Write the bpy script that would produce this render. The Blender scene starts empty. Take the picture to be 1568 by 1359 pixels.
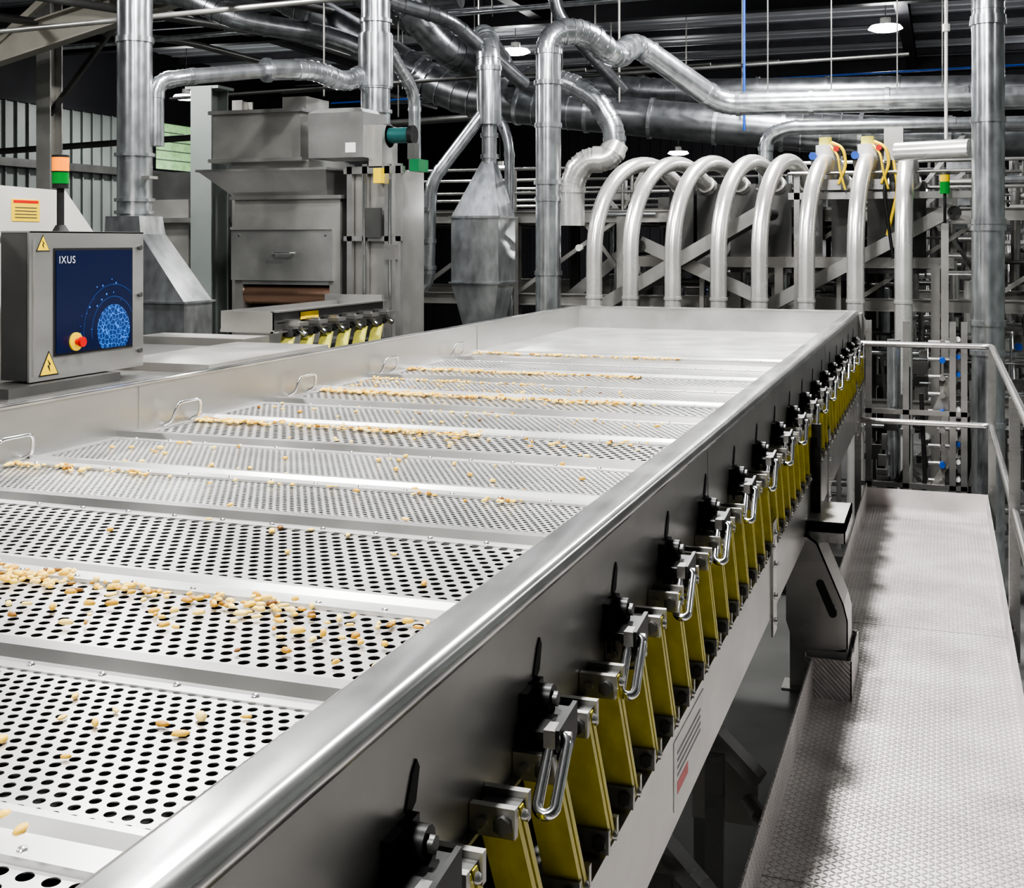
import bpy, math, random
from mathutils import Vector, Matrix
random.seed(7)
S = bpy.context.scene
COL = S.collection
V = Vector
try:
    S.view_settings.view_transform='AgX'; S.view_settings.look='AgX - High Contrast'; S.view_settings.exposure=.05
except Exception: pass

# ------------------------------------------------------------------ materials
MATS = {}
def nodes_of(name):
    m = bpy.data.materials.new(name); m.use_nodes = True
    nt = m.node_tree
    b = nt.nodes.get('Principled BSDF')
    MATS[name] = m
    return m, nt, b

def mat(name, base, metal=0.0, rough=0.5, var=0.12, scale=3.0, stretch=(1,1,1), bump=0.0, bscale=40.0, emit=None, estr=0.0):
    m, nt, b = nodes_of(name)
    b.inputs['Metallic'].default_value = metal
    b.inputs['Roughness'].default_value = rough
    tc = nt.nodes.new('ShaderNodeTexCoord')
    mp = nt.nodes.new('ShaderNodeMapping'); mp.inputs['Scale'].default_value = stretch
    nt.links.new(tc.outputs['Object'], mp.inputs['Vector'])
    nz = nt.nodes.new('ShaderNodeTexNoise'); nz.inputs['Scale'].default_value = scale
    nz.inputs['Detail'].default_value = 5
    nt.links.new(mp.outputs[0], nz.inputs['Vector'])
    cr = nt.nodes.new('ShaderNodeValToRGB')
    cr.color_ramp.elements[0].position = 0.3; cr.color_ramp.elements[1].position = 0.7
    lo = [max(0, c*(1-var)) for c in base]; hi = [min(1, c*(1+var)) for c in base]
    cr.color_ramp.elements[0].color = (*lo, 1); cr.color_ramp.elements[1].color = (*hi, 1)
    nt.links.new(nz.outputs['Fac'], cr.inputs['Fac'])
    nt.links.new(cr.outputs[0], b.inputs['Base Color'])
    mr = nt.nodes.new('ShaderNodeMapRange')
    mr.inputs['To Min'].default_value = max(0.03, rough*0.75); mr.inputs['To Max'].default_value = min(1, rough*1.25)
    nt.links.new(nz.outputs['Fac'], mr.inputs['Value']); nt.links.new(mr.outputs[0], b.inputs['Roughness'])
    if bump > 0:
        n2 = nt.nodes.new('ShaderNodeTexNoise'); n2.inputs['Scale'].default_value = bscale
        nt.links.new(mp.outputs[0], n2.inputs['Vector'])
        bp = nt.nodes.new('ShaderNodeBump'); bp.inputs['Strength'].default_value = bump
        bp.inputs['Distance'].default_value = 0.01
        nt.links.new(n2.outputs['Fac'], bp.inputs['Height']); nt.links.new(bp.outputs[0], b.inputs['Normal'])
    if emit:
        b.inputs['Emission Color'].default_value = (*emit, 1); b.inputs['Emission Strength'].default_value = estr
    return m

mat('stainless', (.50,.49,.475), .88, .28, .12, 2.0, (1,.25,3), .04, 60)
mat('stainless_side', (.47,.465,.45), .82, .31, .18, 3.0, (1,.3,1), .12, 5)
mat('tray_side', (.47,.46,.44), .80, .33, .20, 5.0, (1,.5,1), .16, 4)
mat('rail_top', (.62,.62,.61), .92, .22, .22, 7.0, (1,.6,1))
mat('deck_plain', (.72,.715,.70), .75, .32, .10, 4.0)
mat('deck_bar', (.40,.395,.38), .8, .36, .14, 4.0)
mat('machine_grey', (.45,.44,.415), .74, .36, .16, 2.5, (1,1,1), .10, 5)
mat('machine_dark', (.13,.13,.125), .7, .42, .2, 2.5)
mat('galvanised', (.55,.57,.585), .88, .24, .24, 14.0, (1,1,.5), .09, 9)
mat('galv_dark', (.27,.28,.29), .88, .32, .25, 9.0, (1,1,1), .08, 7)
mat('tube_bright', (.82,.81,.78), .72, .27, .08, 3.0)
mat('chrome', (.80,.80,.80), 1.0, .16, .03)
mat('black_steel', (.025,.025,.025), .5, .4, .3, 20)
mat('rubber_and_void', (.012,.012,.012), 0, .6, .2, 20)  # black rubber; also stands in for shade inside slots and cut-outs
mat('yellow_glass', (.62,.54,.018), 0, .34, .15, 30, (1,1,.2))
mat('yellow_paint', (.85,.60,.03), 0, .4, .05)
mat('yellow_dull', (.70,.66,.16), 0, .5, .1)
mat('red_paint', (.6,.02,.015), 0, .35, .05)
mat('blue_paint', (.02,.09,.42), 0, .4, .1)
mat('white_paint', (.78,.77,.74), 0, .4, .05)
mat('cream_panel', (.68,.66,.61), .3, .35, .05)
mat('beige_paint', (.36,.34,.29), .1, .5, .12)
mat('teal_motor', (.03,.12,.12), .2, .4, .1)
mat('green_paint', (.02,.16,.06), .1, .4, .1)
mat('copper_roller', (.46,.30,.22), .9, .22, .15, 4, (.2,1,1))
mat('concrete', (.17,.17,.165), 0, .5, .25, 1.5)
mat('pan_shade', (.012,.012,.012), .2, .6, .2, 6)  # pan coloured near-black to stand in for shade below the deck holes
mat('roof_metal', (.50,.51,.54), .3, .45, .12, 1.0, (1,6,1))
mat('purlin_dark', (.09,.09,.10), .4, .5, .2, 3)
mat('beam_dark', (.04,.04,.045), .4, .5, .2, 3)
mat('wall_metal', (.25,.275,.26), .2, .5, .1, 1.0)
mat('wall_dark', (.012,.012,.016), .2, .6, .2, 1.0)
mat('lamp_glow', (1,1,1), 0, .5, 0, emit=(1,.99,.97), estr=28)
mat('amber_glow', (.8,.22,.0), 0, .3, .02, emit=(1,.24,.0), estr=.8)
mat('green_glow', (.01,.18,.03), 0, .3, .02, emit=(.01,.5,.05), estr=.12)
mat('window_green', (.4,.6,.35), 0, .3, .4, 6.0, emit=(.38,.72,.30), estr=.45)

def mathn(nt, op, a, b=None, c=None):
    n = nt.nodes.new('ShaderNodeMath'); n.operation = op
    for i, x in enumerate((a, b, c)):
        if x is None: continue
        if isinstance(x, (int, float)): n.inputs[i].default_value = x
        else: nt.links.new(x, n.inputs[i])
    return n.outputs[0]

def perforated(name, px, py, r, base=(.70,.695,.68)):
    m, nt, b = nodes_of(name)
    b.inputs['Metallic'].default_value = .75; b.inputs['Roughness'].default_value = .32
    tc = nt.nodes.new('ShaderNodeTexCoord')
    sp = nt.nodes.new('ShaderNodeSeparateXYZ'); nt.links.new(tc.outputs['Object'], sp.inputs[0])
    yy = mathn(nt, 'DIVIDE', sp.outputs[1], py)
    row = mathn(nt, 'FLOOR', yy)
    par = mathn(nt, 'MULTIPLY', mathn(nt, 'FLOORED_MODULO', row, 2.0), .5)
    xx = mathn(nt, 'ADD', mathn(nt, 'DIVIDE', sp.outputs[0], px), par)
    fx = mathn(nt, 'MULTIPLY', mathn(nt, 'SUBTRACT', mathn(nt, 'SUBTRACT', xx, mathn(nt, 'FLOOR', xx)), .5), px)
    fy = mathn(nt, 'MULTIPLY', mathn(nt, 'SUBTRACT', mathn(nt, 'SUBTRACT', yy, row), .5), py)
    dd = mathn(nt, 'SQRT', mathn(nt, 'ADD', mathn(nt, 'MULTIPLY', fx, fx), mathn(nt, 'MULTIPLY', fy, fy)))
    hole = mathn(nt, 'GREATER_THAN', dd, r)
    nt.links.new(hole, b.inputs['Alpha'])
    nz = nt.nodes.new('ShaderNodeTexNoise'); nz.inputs['Scale'].default_value = 5; nz.inputs['Detail'].default_value = 4
    nt.links.new(tc.outputs['Object'], nz.inputs['Vector'])
    cr = nt.nodes.new('ShaderNodeValToRGB')
    cr.color_ramp.elements[0].position=.3; cr.color_ramp.elements[1].position=.7
    cr.color_ramp.elements[0].color = (*[c*.82 for c in base], 1); cr.color_ramp.elements[1].color = (*[min(1,c*1.12) for c in base], 1)
    nt.links.new(nz.outputs['Fac'], cr.inputs['Fac']); nt.links.new(cr.outputs[0], b.inputs['Base Color'])
    return m
perforated('perf_large', .034, .0295, .0100)
perforated('perf_medium', .0255, .0222, .0078)
perforated('perf_small', .0205, .0178, .0060)

def tread():
    m, nt, b = nodes_of('tread_plate')
    b.inputs['Metallic'].default_value = .30; b.inputs['Roughness'].default_value = .36
    tc = nt.nodes.new('ShaderNodeTexCoord')
    sp = nt.nodes.new('ShaderNodeSeparateXYZ'); nt.links.new(tc.outputs['Object'], sp.inputs[0])
    c = .0185
    X = mathn(nt, 'DIVIDE', mathn(nt, 'ADD', sp.outputs[0], sp.outputs[2]), c); Y = mathn(nt, 'DIVIDE', sp.outputs[1], c)
    ix = mathn(nt, 'FLOOR', X); iy = mathn(nt, 'FLOOR', Y)
    par = mathn(nt, 'SUBTRACT', mathn(nt, 'MULTIPLY', mathn(nt, 'FLOORED_MODULO', mathn(nt, 'ADD', ix, iy), 2.0), 2.0), 1.0)
    fx = mathn(nt, 'SUBTRACT', mathn(nt, 'SUBTRACT', X, ix), .5); fy = mathn(nt, 'SUBTRACT', mathn(nt, 'SUBTRACT', Y, iy), .5)
    pf = mathn(nt, 'MULTIPLY', par, fy)
    a = mathn(nt, 'ADD', fx, pf); d = mathn(nt, 'SUBTRACT', fx, pf)
    e = mathn(nt, 'ADD', mathn(nt, 'MULTIPLY', mathn(nt, 'MULTIPLY', a, a), 1.4), mathn(nt, 'MULTIPLY', mathn(nt, 'MULTIPLY', d, d), 12.0))
    h = mathn(nt, 'MAXIMUM', mathn(nt, 'SUBTRACT', 1.0, e), 0.0)
    bp = nt.nodes.new('ShaderNodeBump'); bp.inputs['Strength'].default_value = 1.0; bp.inputs['Distance'].default_value = .013
    nt.links.new(h, bp.inputs['Height']); nt.links.new(bp.outputs[0], b.inputs['Normal'])
    nz = nt.nodes.new('ShaderNodeTexNoise'); nz.inputs['Scale'].default_value = 3; nz.inputs['Detail'].default_value = 8
    nt.links.new(tc.outputs['Object'], nz.inputs['Vector'])
    fac = mathn(nt, 'ADD', nz.outputs['Fac'], mathn(nt, 'MULTIPLY', h, .18))
    cr = nt.nodes.new('ShaderNodeValToRGB')
    cr.color_ramp.elements[0].position=.34; cr.color_ramp.elements[1].position=.75
    cr.color_ramp.elements[0].color = (.54,.505,.49,1); cr.color_ramp.elements[1].color = (.84,.80,.785,1)
    nt.links.new(fac, cr.inputs['Fac']); nt.links.new(cr.outputs[0], b.inputs['Base Color'])
tread()

def screen_mat():
    m, nt, b = nodes_of('display_picture')
    tc = nt.nodes.new('ShaderNodeTexCoord')
    sp = nt.nodes.new('ShaderNodeSeparateXYZ'); nt.links.new(tc.outputs['Object'], sp.inputs[0])
    dy = mathn(nt, 'SUBTRACT', sp.outputs[1], 4.61); dz = mathn(nt, 'SUBTRACT', sp.outputs[2], 1.35)
    rr = mathn(nt, 'SQRT', mathn(nt, 'ADD', mathn(nt, 'MULTIPLY', dy, dy), mathn(nt, 'MULTIPLY', dz, dz)))
    globe = mathn(nt, 'LESS_THAN', rr, .115)
    vo = nt.nodes.new('ShaderNodeTexVoronoi'); vo.feature = 'DISTANCE_TO_EDGE'; vo.inputs['Scale'].default_value = 45
    nt.links.new(tc.outputs['Object'], vo.inputs['Vector'])
    line = mathn(nt, 'LESS_THAN', vo.outputs['Distance'], .045)
    g = mathn(nt, 'MULTIPLY', globe, mathn(nt, 'ADD', mathn(nt, 'MULTIPLY', line, .6), .10))
    v2 = nt.nodes.new('ShaderNodeTexVoronoi'); v2.inputs['Scale'].default_value = 36
    nt.links.new(tc.outputs['Object'], v2.inputs['Vector'])
    dot = mathn(nt, 'LESS_THAN', v2.outputs['Distance'], .17)
    ring = mathn(nt, 'LESS_THAN', mathn(nt, 'ABSOLUTE', mathn(nt, 'SUBTRACT', rr, .185)), .045)
    up = mathn(nt, 'GREATER_THAN', dz, -.03)
    thin = mathn(nt, 'MULTIPLY', mathn(nt, 'LESS_THAN', mathn(nt, 'ABSOLUTE', mathn(nt, 'SUBTRACT', rr, .15)), .0015), .15)
    thin2 = mathn(nt, 'MULTIPLY', mathn(nt, 'LESS_THAN', mathn(nt, 'ABSOLUTE', mathn(nt, 'SUBTRACT', rr, .205)), .0015), .12)
    g2 = mathn(nt, 'MULTIPLY', mathn(nt, 'ADD', mathn(nt, 'MULTIPLY', mathn(nt, 'MULTIPLY', dot, ring), .6), mathn(nt,'ADD',thin,thin2)), up)
    fac = mathn(nt, 'ADD', g, g2)
    cr = nt.nodes.new('ShaderNodeValToRGB')
    cr.color_ramp.elements[0].color = (.004,.008,.034,1); cr.color_ramp.elements[1].color = (.06,.24,.80,1)
    nt.links.new(fac, cr.inputs['Fac'])
    nt.links.new(cr.outputs[0], b.inputs['Base Color']); nt.links.new(cr.outputs[0], b.inputs['Emission Color'])
    b.inputs['Emission Strength'].default_value = .7; b.inputs['Roughness'].default_value = .25
screen_mat()

def chips_mat():
    m, nt, b = nodes_of('peanut')
    g = nt.nodes.new('ShaderNodeNewGeometry')
    cr = nt.nodes.new('ShaderNodeValToRGB')
    cr.color_ramp.elements[0].color = (.14,.05,.012,1); cr.color_ramp.elements[1].color = (.86,.68,.26,1)
    e = cr.color_ramp.elements.new(.12); e.color = (.55,.30,.04,1)
    e = cr.color_ramp.elements.new(.45); e.color = (.82,.54,.08,1)
    nt.links.new(g.outputs['Random Per Island'], cr.inputs['Fac']); nt.links.new(cr.outputs[0], b.inputs['Base Color'])
    b.inputs['Roughness'].default_value = .5
chips_mat()

# ------------------------------------------------------------------ mesh builder
class MB:
    def __init__(s): s.v=[]; s.f=[]; s.m=[]; s.s=[]
    def add(s, vs, fs, m, smooth=False):
        o = len(s.v); s.v += [tuple(x) for x in vs]
        for f in fs:
            s.f.append([i+o for i in f]); s.m.append(m); s.s.append(smooth)
    def box(s, x0,x1,y0,y1,z0,z1, m, bev=0.0):
        vs=[(x0,y0,z0),(x1,y0,z0),(x1,y1,z0),(x0,y1,z0),(x0,y0,z1),(x1,y0,z1),(x1,y1,z1),(x0,y1,z1)]
        s.add(vs, [(0,3,2,1),(4,5,6,7),(0,1,5,4),(1,2,6,5),(2,3,7,6),(3,0,4,7)], m)
    def beam(s, a, b, w, h, m):
        a=V(a); b=V(b); d=(b-a).normalized()
        up = V((0,0,1)) if abs(d.z)<.95 else V((0,1,0))
        r = d.cross(up).normalized(); u = r.cross(d).normalized()
        vs=[]
        for p in (a,b):
            for sx,sy in ((-1,-1),(1,-1),(1,1),(-1,1)):
                vs.append(p+r*(sx*w/2)+u*(sy*h/2))
        s.add(vs, [(3,2,1,0),(4,5,6,7),(0,1,5,4),(1,2,6,5),(2,3,7,6),(3,0,4,7)], m)
    def ibeam(s, a, b, w, h, m, t=.012):
        a=V(a); b=V(b); d=(b-a).normalized()
        up = V((0,0,1)) if abs(d.z)<.95 else V((0,1,0))
        r = d.cross(up).normalized(); u = r.cross(d).normalized()
        s.beam(a,b,t,h,m); s.beam(a+u*(h/2),b+u*(h/2),w,t,m); s.beam(a-u*(h/2),b-u*(h/2),w,t,m)
    def sweep(s, pts, r, m, n=16, caps=True):
        pts=[V(p) for p in pts]
        k=len(pts); rs = r if isinstance(r,(list,tuple)) else [r]*k
        t=[]
        for i in range(k):
            if i==0: t.append((pts[1]-pts[0]).normalized())
            elif i==k-1: t.append((pts[-1]-pts[-2]).normalized())
            else: t.append(((pts[i+1]-pts[i]).normalized()+(pts[i]-pts[i-1]).normalized()).normalized())
        ref = V((0,0,1)) if abs(t[0].z)<.9 else V((1,0,0))
        nrm = (ref - t[0]*ref.dot(t[0])).normalized()
        vs=[]
        for i in range(k):
            nrm = (nrm - t[i]*nrm.dot(t[i])).normalized(); bn=t[i].cross(nrm)
            for j in range(n):
                a=2*math.pi*j/n
                vs.append(pts[i]+(nrm*math.cos(a)+bn*math.sin(a))*rs[i])
        fs=[]
        for i in range(k-1):
            for j in range(n):
                j2=(j+1)%n
                fs.append((i*n+j,i*n+j2,(i+1)*n+j2,(i+1)*n+j))
        s.add(vs,fs,m,True)
        if caps:
            s.add(vs[:n],[tuple(reversed(range(n)))],m); s.add(vs[-n:],[tuple(range(n))],m)
    def cyl(s,a,b,r,m,n=16,r2=None):
        s.sweep([a,b],[r,r if r2 is None else r2],m,n)
    def pipe(s, pts, r, m, n=16, fil=.2, seg=6):
        s.sweep(fillet(pts,fil,seg)[0], r, m, n)
    def duct(s, pts, r, m, fil=.3, seg=4, n=22, every=1.1, m2=None):
        m2 = m2 or m
        P, bends = fillet(pts, fil, seg)
        s.sweep(P, r, m, n)
        def collar(i, w, k):
            if i<=0 or i>=len(P)-1: return
            d=(P[i+1]-P[i-1]).normalized()
            s.cyl(P[i]-d*w, P[i]+d*w, r*k, m2, n)
        for (i0,i1) in bends:
            collar(i0,.022,1.09); collar(i1,.022,1.09)
            for i in range(i0+1,i1): collar(i,.006,1.045)
        for i in range(len(P)-1):
            L=(P[i+1]-P[i]).length
            if L>every:
                c=int(L/every)
                for q in range(1,c+1):
                    p=P[i].lerp(P[i+1], q/(c+1)); d=(P[i+1]-P[i]).normalized()
                    s.cyl(p-d*.02,p+d*.02,r*1.09,m2,n)
    def flange(s, p, r, m, d=(0,0,1), w=.02, k=1.2, n=22):
        p=V(p); d=V(d).normalized(); s.cyl(p-d*w,p+d*w,r*k,m,n)
    def loft(s, secs, m, cap=True, smooth=False):
        n=len(secs[0]); vs=[p for q in secs for p in q]; fs=[]
        for i in range(len(secs)-1):
            for j in range(n):
                j2=(j+1)%n; fs.append((i*n+j,i*n+j2,(i+1)*n+j2,(i+1)*n+j))
        s.add(vs,fs,m,smooth)
        if cap:
            s.add(secs[0],[tuple(reversed(range(n)))],m); s.add(secs[-1],[tuple(range(n))],m)
    def exY(s, poly, y0, y1, m, smooth=False):
        s.loft([[(x,y0,z) for x,z in poly],[(x,y1,z) for x,z in poly]], m, True, smooth)
    def exX(s, poly, x0, x1, m):
        s.loft([[(x0,y,z) for y,z in poly],[(x1,y,z) for y,z in poly]], m)
    def dome(s, c, r, h, m, n=8, ax='z'):
        vs=[];fs=[]
        for k,(rr,hh) in enumerate(((r,0),(r*.75,h*.7))):
            for j in range(n):
                a=2*math.pi*j/n
                l=(rr*math.cos(a), rr*math.sin(a), hh)
                vs.append(l)
        vs.append((0,0,h))
        for j in range(n):
            j2=(j+1)%n; fs.append((j,j2,n+j2,n+j)); fs.append((n+j,n+j2,2*n))
        if ax=='x': vs=[(z,x,y) for x,y,z in vs]
        if ax=='-y': vs=[(x,-z,y) for x,y,z in vs]
        s.add([(c[0]+x,c[1]+y,c[2]+z) for x,y,z in vs],fs,m,True)
    def obj(s, name, parent=None):
        me=bpy.data.meshes.new(name); me.from_pydata(s.v,[],s.f)
        names=sorted(set(s.m)); 
        for nme in names: me.materials.append(MATS[nme])
        ix={n:i for i,n in enumerate(names)}
        me.polygons.foreach_set('material_index',[ix[q] for q in s.m])
        me.polygons.foreach_set('use_smooth',s.s)
        me.update()
        o=bpy.data.objects.new(name,me); COL.objects.link(o)
        if parent: o.parent=parent
        return o

def fillet(pts, rad, seg):
    pts=[V(p) for p in pts]; out=[pts[0]]; bends=[]
    for i in range(1,len(pts)-1):
        a,b,c=pts[i-1],pts[i],pts[i+1]
        l1=(a-b).length; l2=(c-b).length
        t=min(rad,l1*.48,l2*.48)
        p=b+(a-b).normalized()*t; q=b+(c-b).normalized()*t
        i0=len(out)
        for k in range(seg+1):
            w=k/seg; out.append(p*(1-w)**2+b*(2*w*(1-w))+q*w*w)
        bends.append((i0,len(out)-1))
    out.append(pts[-1]); return out,bends

def empty(name):
    e=bpy.data.objects.new(name,None); COL.objects.link(e); return e
def rect(x0,x1,y0,y1,z): return [(x0,y0,z),(x1,y0,z),(x1,y1,z),(x0,y1,z)]

GZ=-1.2   # ground floor level; walkway surface is z=0
RZ=5.8    # roof underside

# ------------------------------------------------------------------ room shell
b=MB(); b.box(-16,8,-8,34,GZ-.1,GZ,'concrete'); b.obj('floor')
b=MB(); b.box(-16,8,-8,34,RZ,RZ+.06,'roof_metal')
y=-7.8
while y<34:
    b.box(-16,8,y,y+.06,RZ-.02,RZ,'roof_metal'); y+=.5
b.obj('ceiling')
b=MB()
y=-7.0
while y<34:
    b.beam((-16,y,RZ-.08),(8,y,RZ-.08),.09,.12,'purlin_dark'); y+=2.0
b.obj('trim_1')
b=MB()
for x in (-11.5,-6.2,-.6,4.8):
    b.ibeam((x,-8,RZ-.30),(x,34,RZ-.30),.2,.25,'beam_dark',.02)
for y in (12.5,19,27):
    b.ibeam((-16,y,RZ-.35),(8,y,RZ-.35),.22,.3,'beam_dark',.02)
for y in (12.5,):
    for i in range(24):
        x=-16+i; b.beam((x,y-.4,RZ-.2),(x+.5,y-.4,RZ-.75),.03,.03,'machine_dark'); b.beam((x+.5,y-.4,RZ-.75),(x+1,y-.4,RZ-.2),.03,.03,'machine_dark')
    b.beam((-16,y-.4,RZ-.77),(8,y-.4,RZ-.77),.06,.06,'machine_dark')
b.ibeam((-11.6,12.0,3.95),(-7.0,12.0,4.95),.18,.34,'beige_paint',.02)
b.beam((-11.2,12.0,4.0),(-9.0,12.0,5.5),.08,.08,'beige_paint')
b.obj('trim_2')
b=MB(); b.box(-16.1,-16,-8,34,GZ,RZ,'wall_metal')
y=-7.8
while y<34:
    b.exX([(y,GZ),(y+.03,GZ),(y+.03,4.3),(y,4.3)],-16,-15.95,'wall_metal'); y+=.3
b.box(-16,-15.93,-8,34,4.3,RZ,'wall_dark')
for z in (1.6,3.1): b.box(-15.95,-15.8,-8,34,z,z+.15,'machine_dark')
b.obj('wall_left')
b=MB(); b.box(-15.95,-15.9,22.0,24.2,3.3,4.3,'window_green')
for y in (21.95,24.2): b.box(-15.96,-15.85,y,y+.08,3.25,4.35,'wall_dark')
for z in (3.22,4.3): b.box(-15.96,-15.85,21.95,24.28,z,z+.08,'wall_dark')
for z in (3.5,3.7,3.9,4.1): b.box(-15.9,-15.88,22,24.2,z,z+.02,'wall_metal')
b.obj('window_1')
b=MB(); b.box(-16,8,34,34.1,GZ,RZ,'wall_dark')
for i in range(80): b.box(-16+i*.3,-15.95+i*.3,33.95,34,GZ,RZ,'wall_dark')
b.obj('wall_back')
b=MB(); b.box(8,8.1,-8,34,GZ,RZ,'wall_metal'); b.obj('wall_right')
b=MB(); b.box(-16,8,-8.1,-8,GZ,RZ,'wall_metal'); b.obj('wall_front')

# ------------------------------------------------------------------ vibratory conveyor
conv=empty('vibratory_conveyor')
XL,XR=-2.67,-.565
Y0,Y1=-.6,9.1
BZ=1.08
b=MB()
b.box(-.645,-.640,Y0,Y1,1.0,1.235,'tray_side'); b.box(-.571,-.565,Y0,Y1,1.0,1.235,'tray_side')
prof=[(-.646,1.215)]
for q in range(9):
    a=math.pi-q*math.pi/16
    prof.append((-.634+.012*math.cos(a),1.234+.012*math.sin(a)))
prof+= [(-.615,1.2475),(-.600,1.2490)]
for q in range(11):
    a=math.pi/2-q*math.pi/20
    prof.append((-.582+.018*math.cos(a),1.231+.018*math.sin(a)))
prof+=[(-.564,1.222),(-.60,1.205)]
b.exY(prof,Y0,Y1+.001,'rail_top',True)
b.box(-.575,-.552,Y0,Y1,1.0,1.006,'stainless')
b.box(XL,XL+.008,Y0,Y1,1.0,1.25,'stainless_side')
b.box(XL-.04,XL+.01,Y0,Y1,1.243,1.25,'rail_top'); b.box(XL-.04,XL-.034,Y0,Y1,1.2,1.25,'stainless_side')
b.box(XL,XR,Y1-.01,Y1,1.0,1.25,'stainless_side'); b.box(XL,-.64,Y1-.02,Y1+.04,1.243,1.25,'rail_top')
b.box(XL,XR,Y0,Y0+.01,1.0,1.25,'stainless_side')
b.box(-.60,-.54,Y1-.12,Y1+.06,.98,1.235,'stainless_side')
b.exY([(-.60,1.02),(-.54,1.02),(-.50,1.15),(-.54,1.23),(-.60,1.23)],Y1-.02,Y1+.0,'stainless_side')
for y in (3.1,6.4):
    b.box(-.5655,-.5640,y,y+.004,1.01,1.215,'machine_grey'); b.box(XL+.008,XL+.0105,y+.5,y+.506,1.09,1.24,'machine_grey')
b.obj('tray_walls',conv)

b=MB()
ST=[-.6,-.28,.18,.65,1.12,1.60,2.04,2.56,3.02,3.50,3.98,4.46,4.94,5.42,5.90,6.38,6.86]
TY=['large','medium','medium','large','medium','large','large','small','small','large','medium','large','medium','large','medium','medium']
for i,t in enumerate(TY):
    a,c=ST[i],ST[i+1]
    dz = BZ - .004*(i%2)
    b.add(rect(XL+.008,-.645,a,c,dz),[(0,1,2,3)],'perf_'+t)
    b.add(rect(XL+.008,-.645,a,c,dz-.0014),[(0,1,2,3)],'perf_'+t)
    b.box(XL+.008,XL+.04,a,c,dz,dz+.002,'deck_plain'); b.box(-.68,-.645,a,c,dz,dz+.002,'deck_plain')
for i,y in enumerate(ST[1:]):
    if i%2==1:
        b.box(XL+.008,-.645,y-.055,y+.0,BZ-.004,BZ+.004,'deck_plain')
        b.exX([(y-.010,BZ+.003),(y+.016,BZ+.012),(y+.03,BZ+.012),(y+.03,BZ-.01)],XL+.008,-.645,'deck_plain')
    else:
        b.box(XL+.008,-.645,y-.06,y+.055,BZ-.004,BZ+.003,'deck_plain')
        b.exX([(y-.026,BZ),(y-.018,BZ+.022),(y+.016,BZ+.022),(y+.020,BZ)],XL+.008,-.645,'deck_bar')
    x=XL+.1
    while x<-.7:
        b.dome((x,y-.04,BZ+.004),.007,.004,'stainless',6); x+=.135
b.box(XL+.008,-.645,6.86,Y1-.01,BZ-.01,BZ+.004,'deck_plain')
b.box(XL+.008,-.645,6.88,6.93,BZ,BZ+.012,'deck_plain')
b.box(XL+.05,-.7,Y0+.02,6.9,.93,.94,'pan_shade')
for y in ST[1:]: b.box(XL+.01,-.65,y-.01,y+.01,.94,1.05,'pan_shade')
b.obj('screen_deck',conv)

b=MB()
for y in (2.05,2.94,3.83,4.72,5.58,6.5):
    x=XL+.01
    b.pipe([(x,y-.085,1.085),(x+.035,y-.085,1.10),(x+.05,y-.075,1.165),(x+.05,y+.075,1.165),(x+.035,y+.085,1.10),(x,y+.085,1.085)],.006,'chrome',8,.03,4)
b.obj('pull_handles',conv)

# leaf springs
b=MB()
y=.62
while y<8.6:
    x0,x1=-.560,-.506
    lean=.135
    zt,zb=1.030,.778
    for o in (0,.020):
        b.loft([[(x0,y+o,zt),(x1,y+o,zt),(x1,y+o+.013,zt),(x0,y+o+.013,zt)],
                [(x0,y+o+lean,zb),(x1,y+o+lean,zb),(x1,y+o+lean+.013,zb),(x0,y+o+lean+.013,zb)]],'yellow_glass')
    for (yy,z0,z1) in ((y+.006,1.002,1.040),(y+lean-.006,.768,.806)):
        b.box(x0-.004,x1+.003,yy-.016,yy-.004,z0,z1,'machine_grey'); b.box(x0-.004,x1+.003,yy+.036,yy+.048,z0,z1,'machine_grey')
        b.box(x0+.002,x1-.002,yy-.004,yy+.036,z0+.012,z1-.008,'machine_dark')
        for xx in (x0+.014,x1-.012):
            b.cyl((xx,yy-.024,(z0+z1)/2),(xx,yy+.056,(z0+z1)/2),.007,'stainless',6)
        b.cyl((x1-.012,yy-.026,(z0+z1)/2),(x1-.012,yy-.016,(z0+z1)/2),.012,'machine_dark',6)
        b.dome((x1+.003,yy+.016,(z0+z1)/2),.008,.008,'stainless',6,'x')
    y+=.165
b.obj('leaf_springs',conv)

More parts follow.
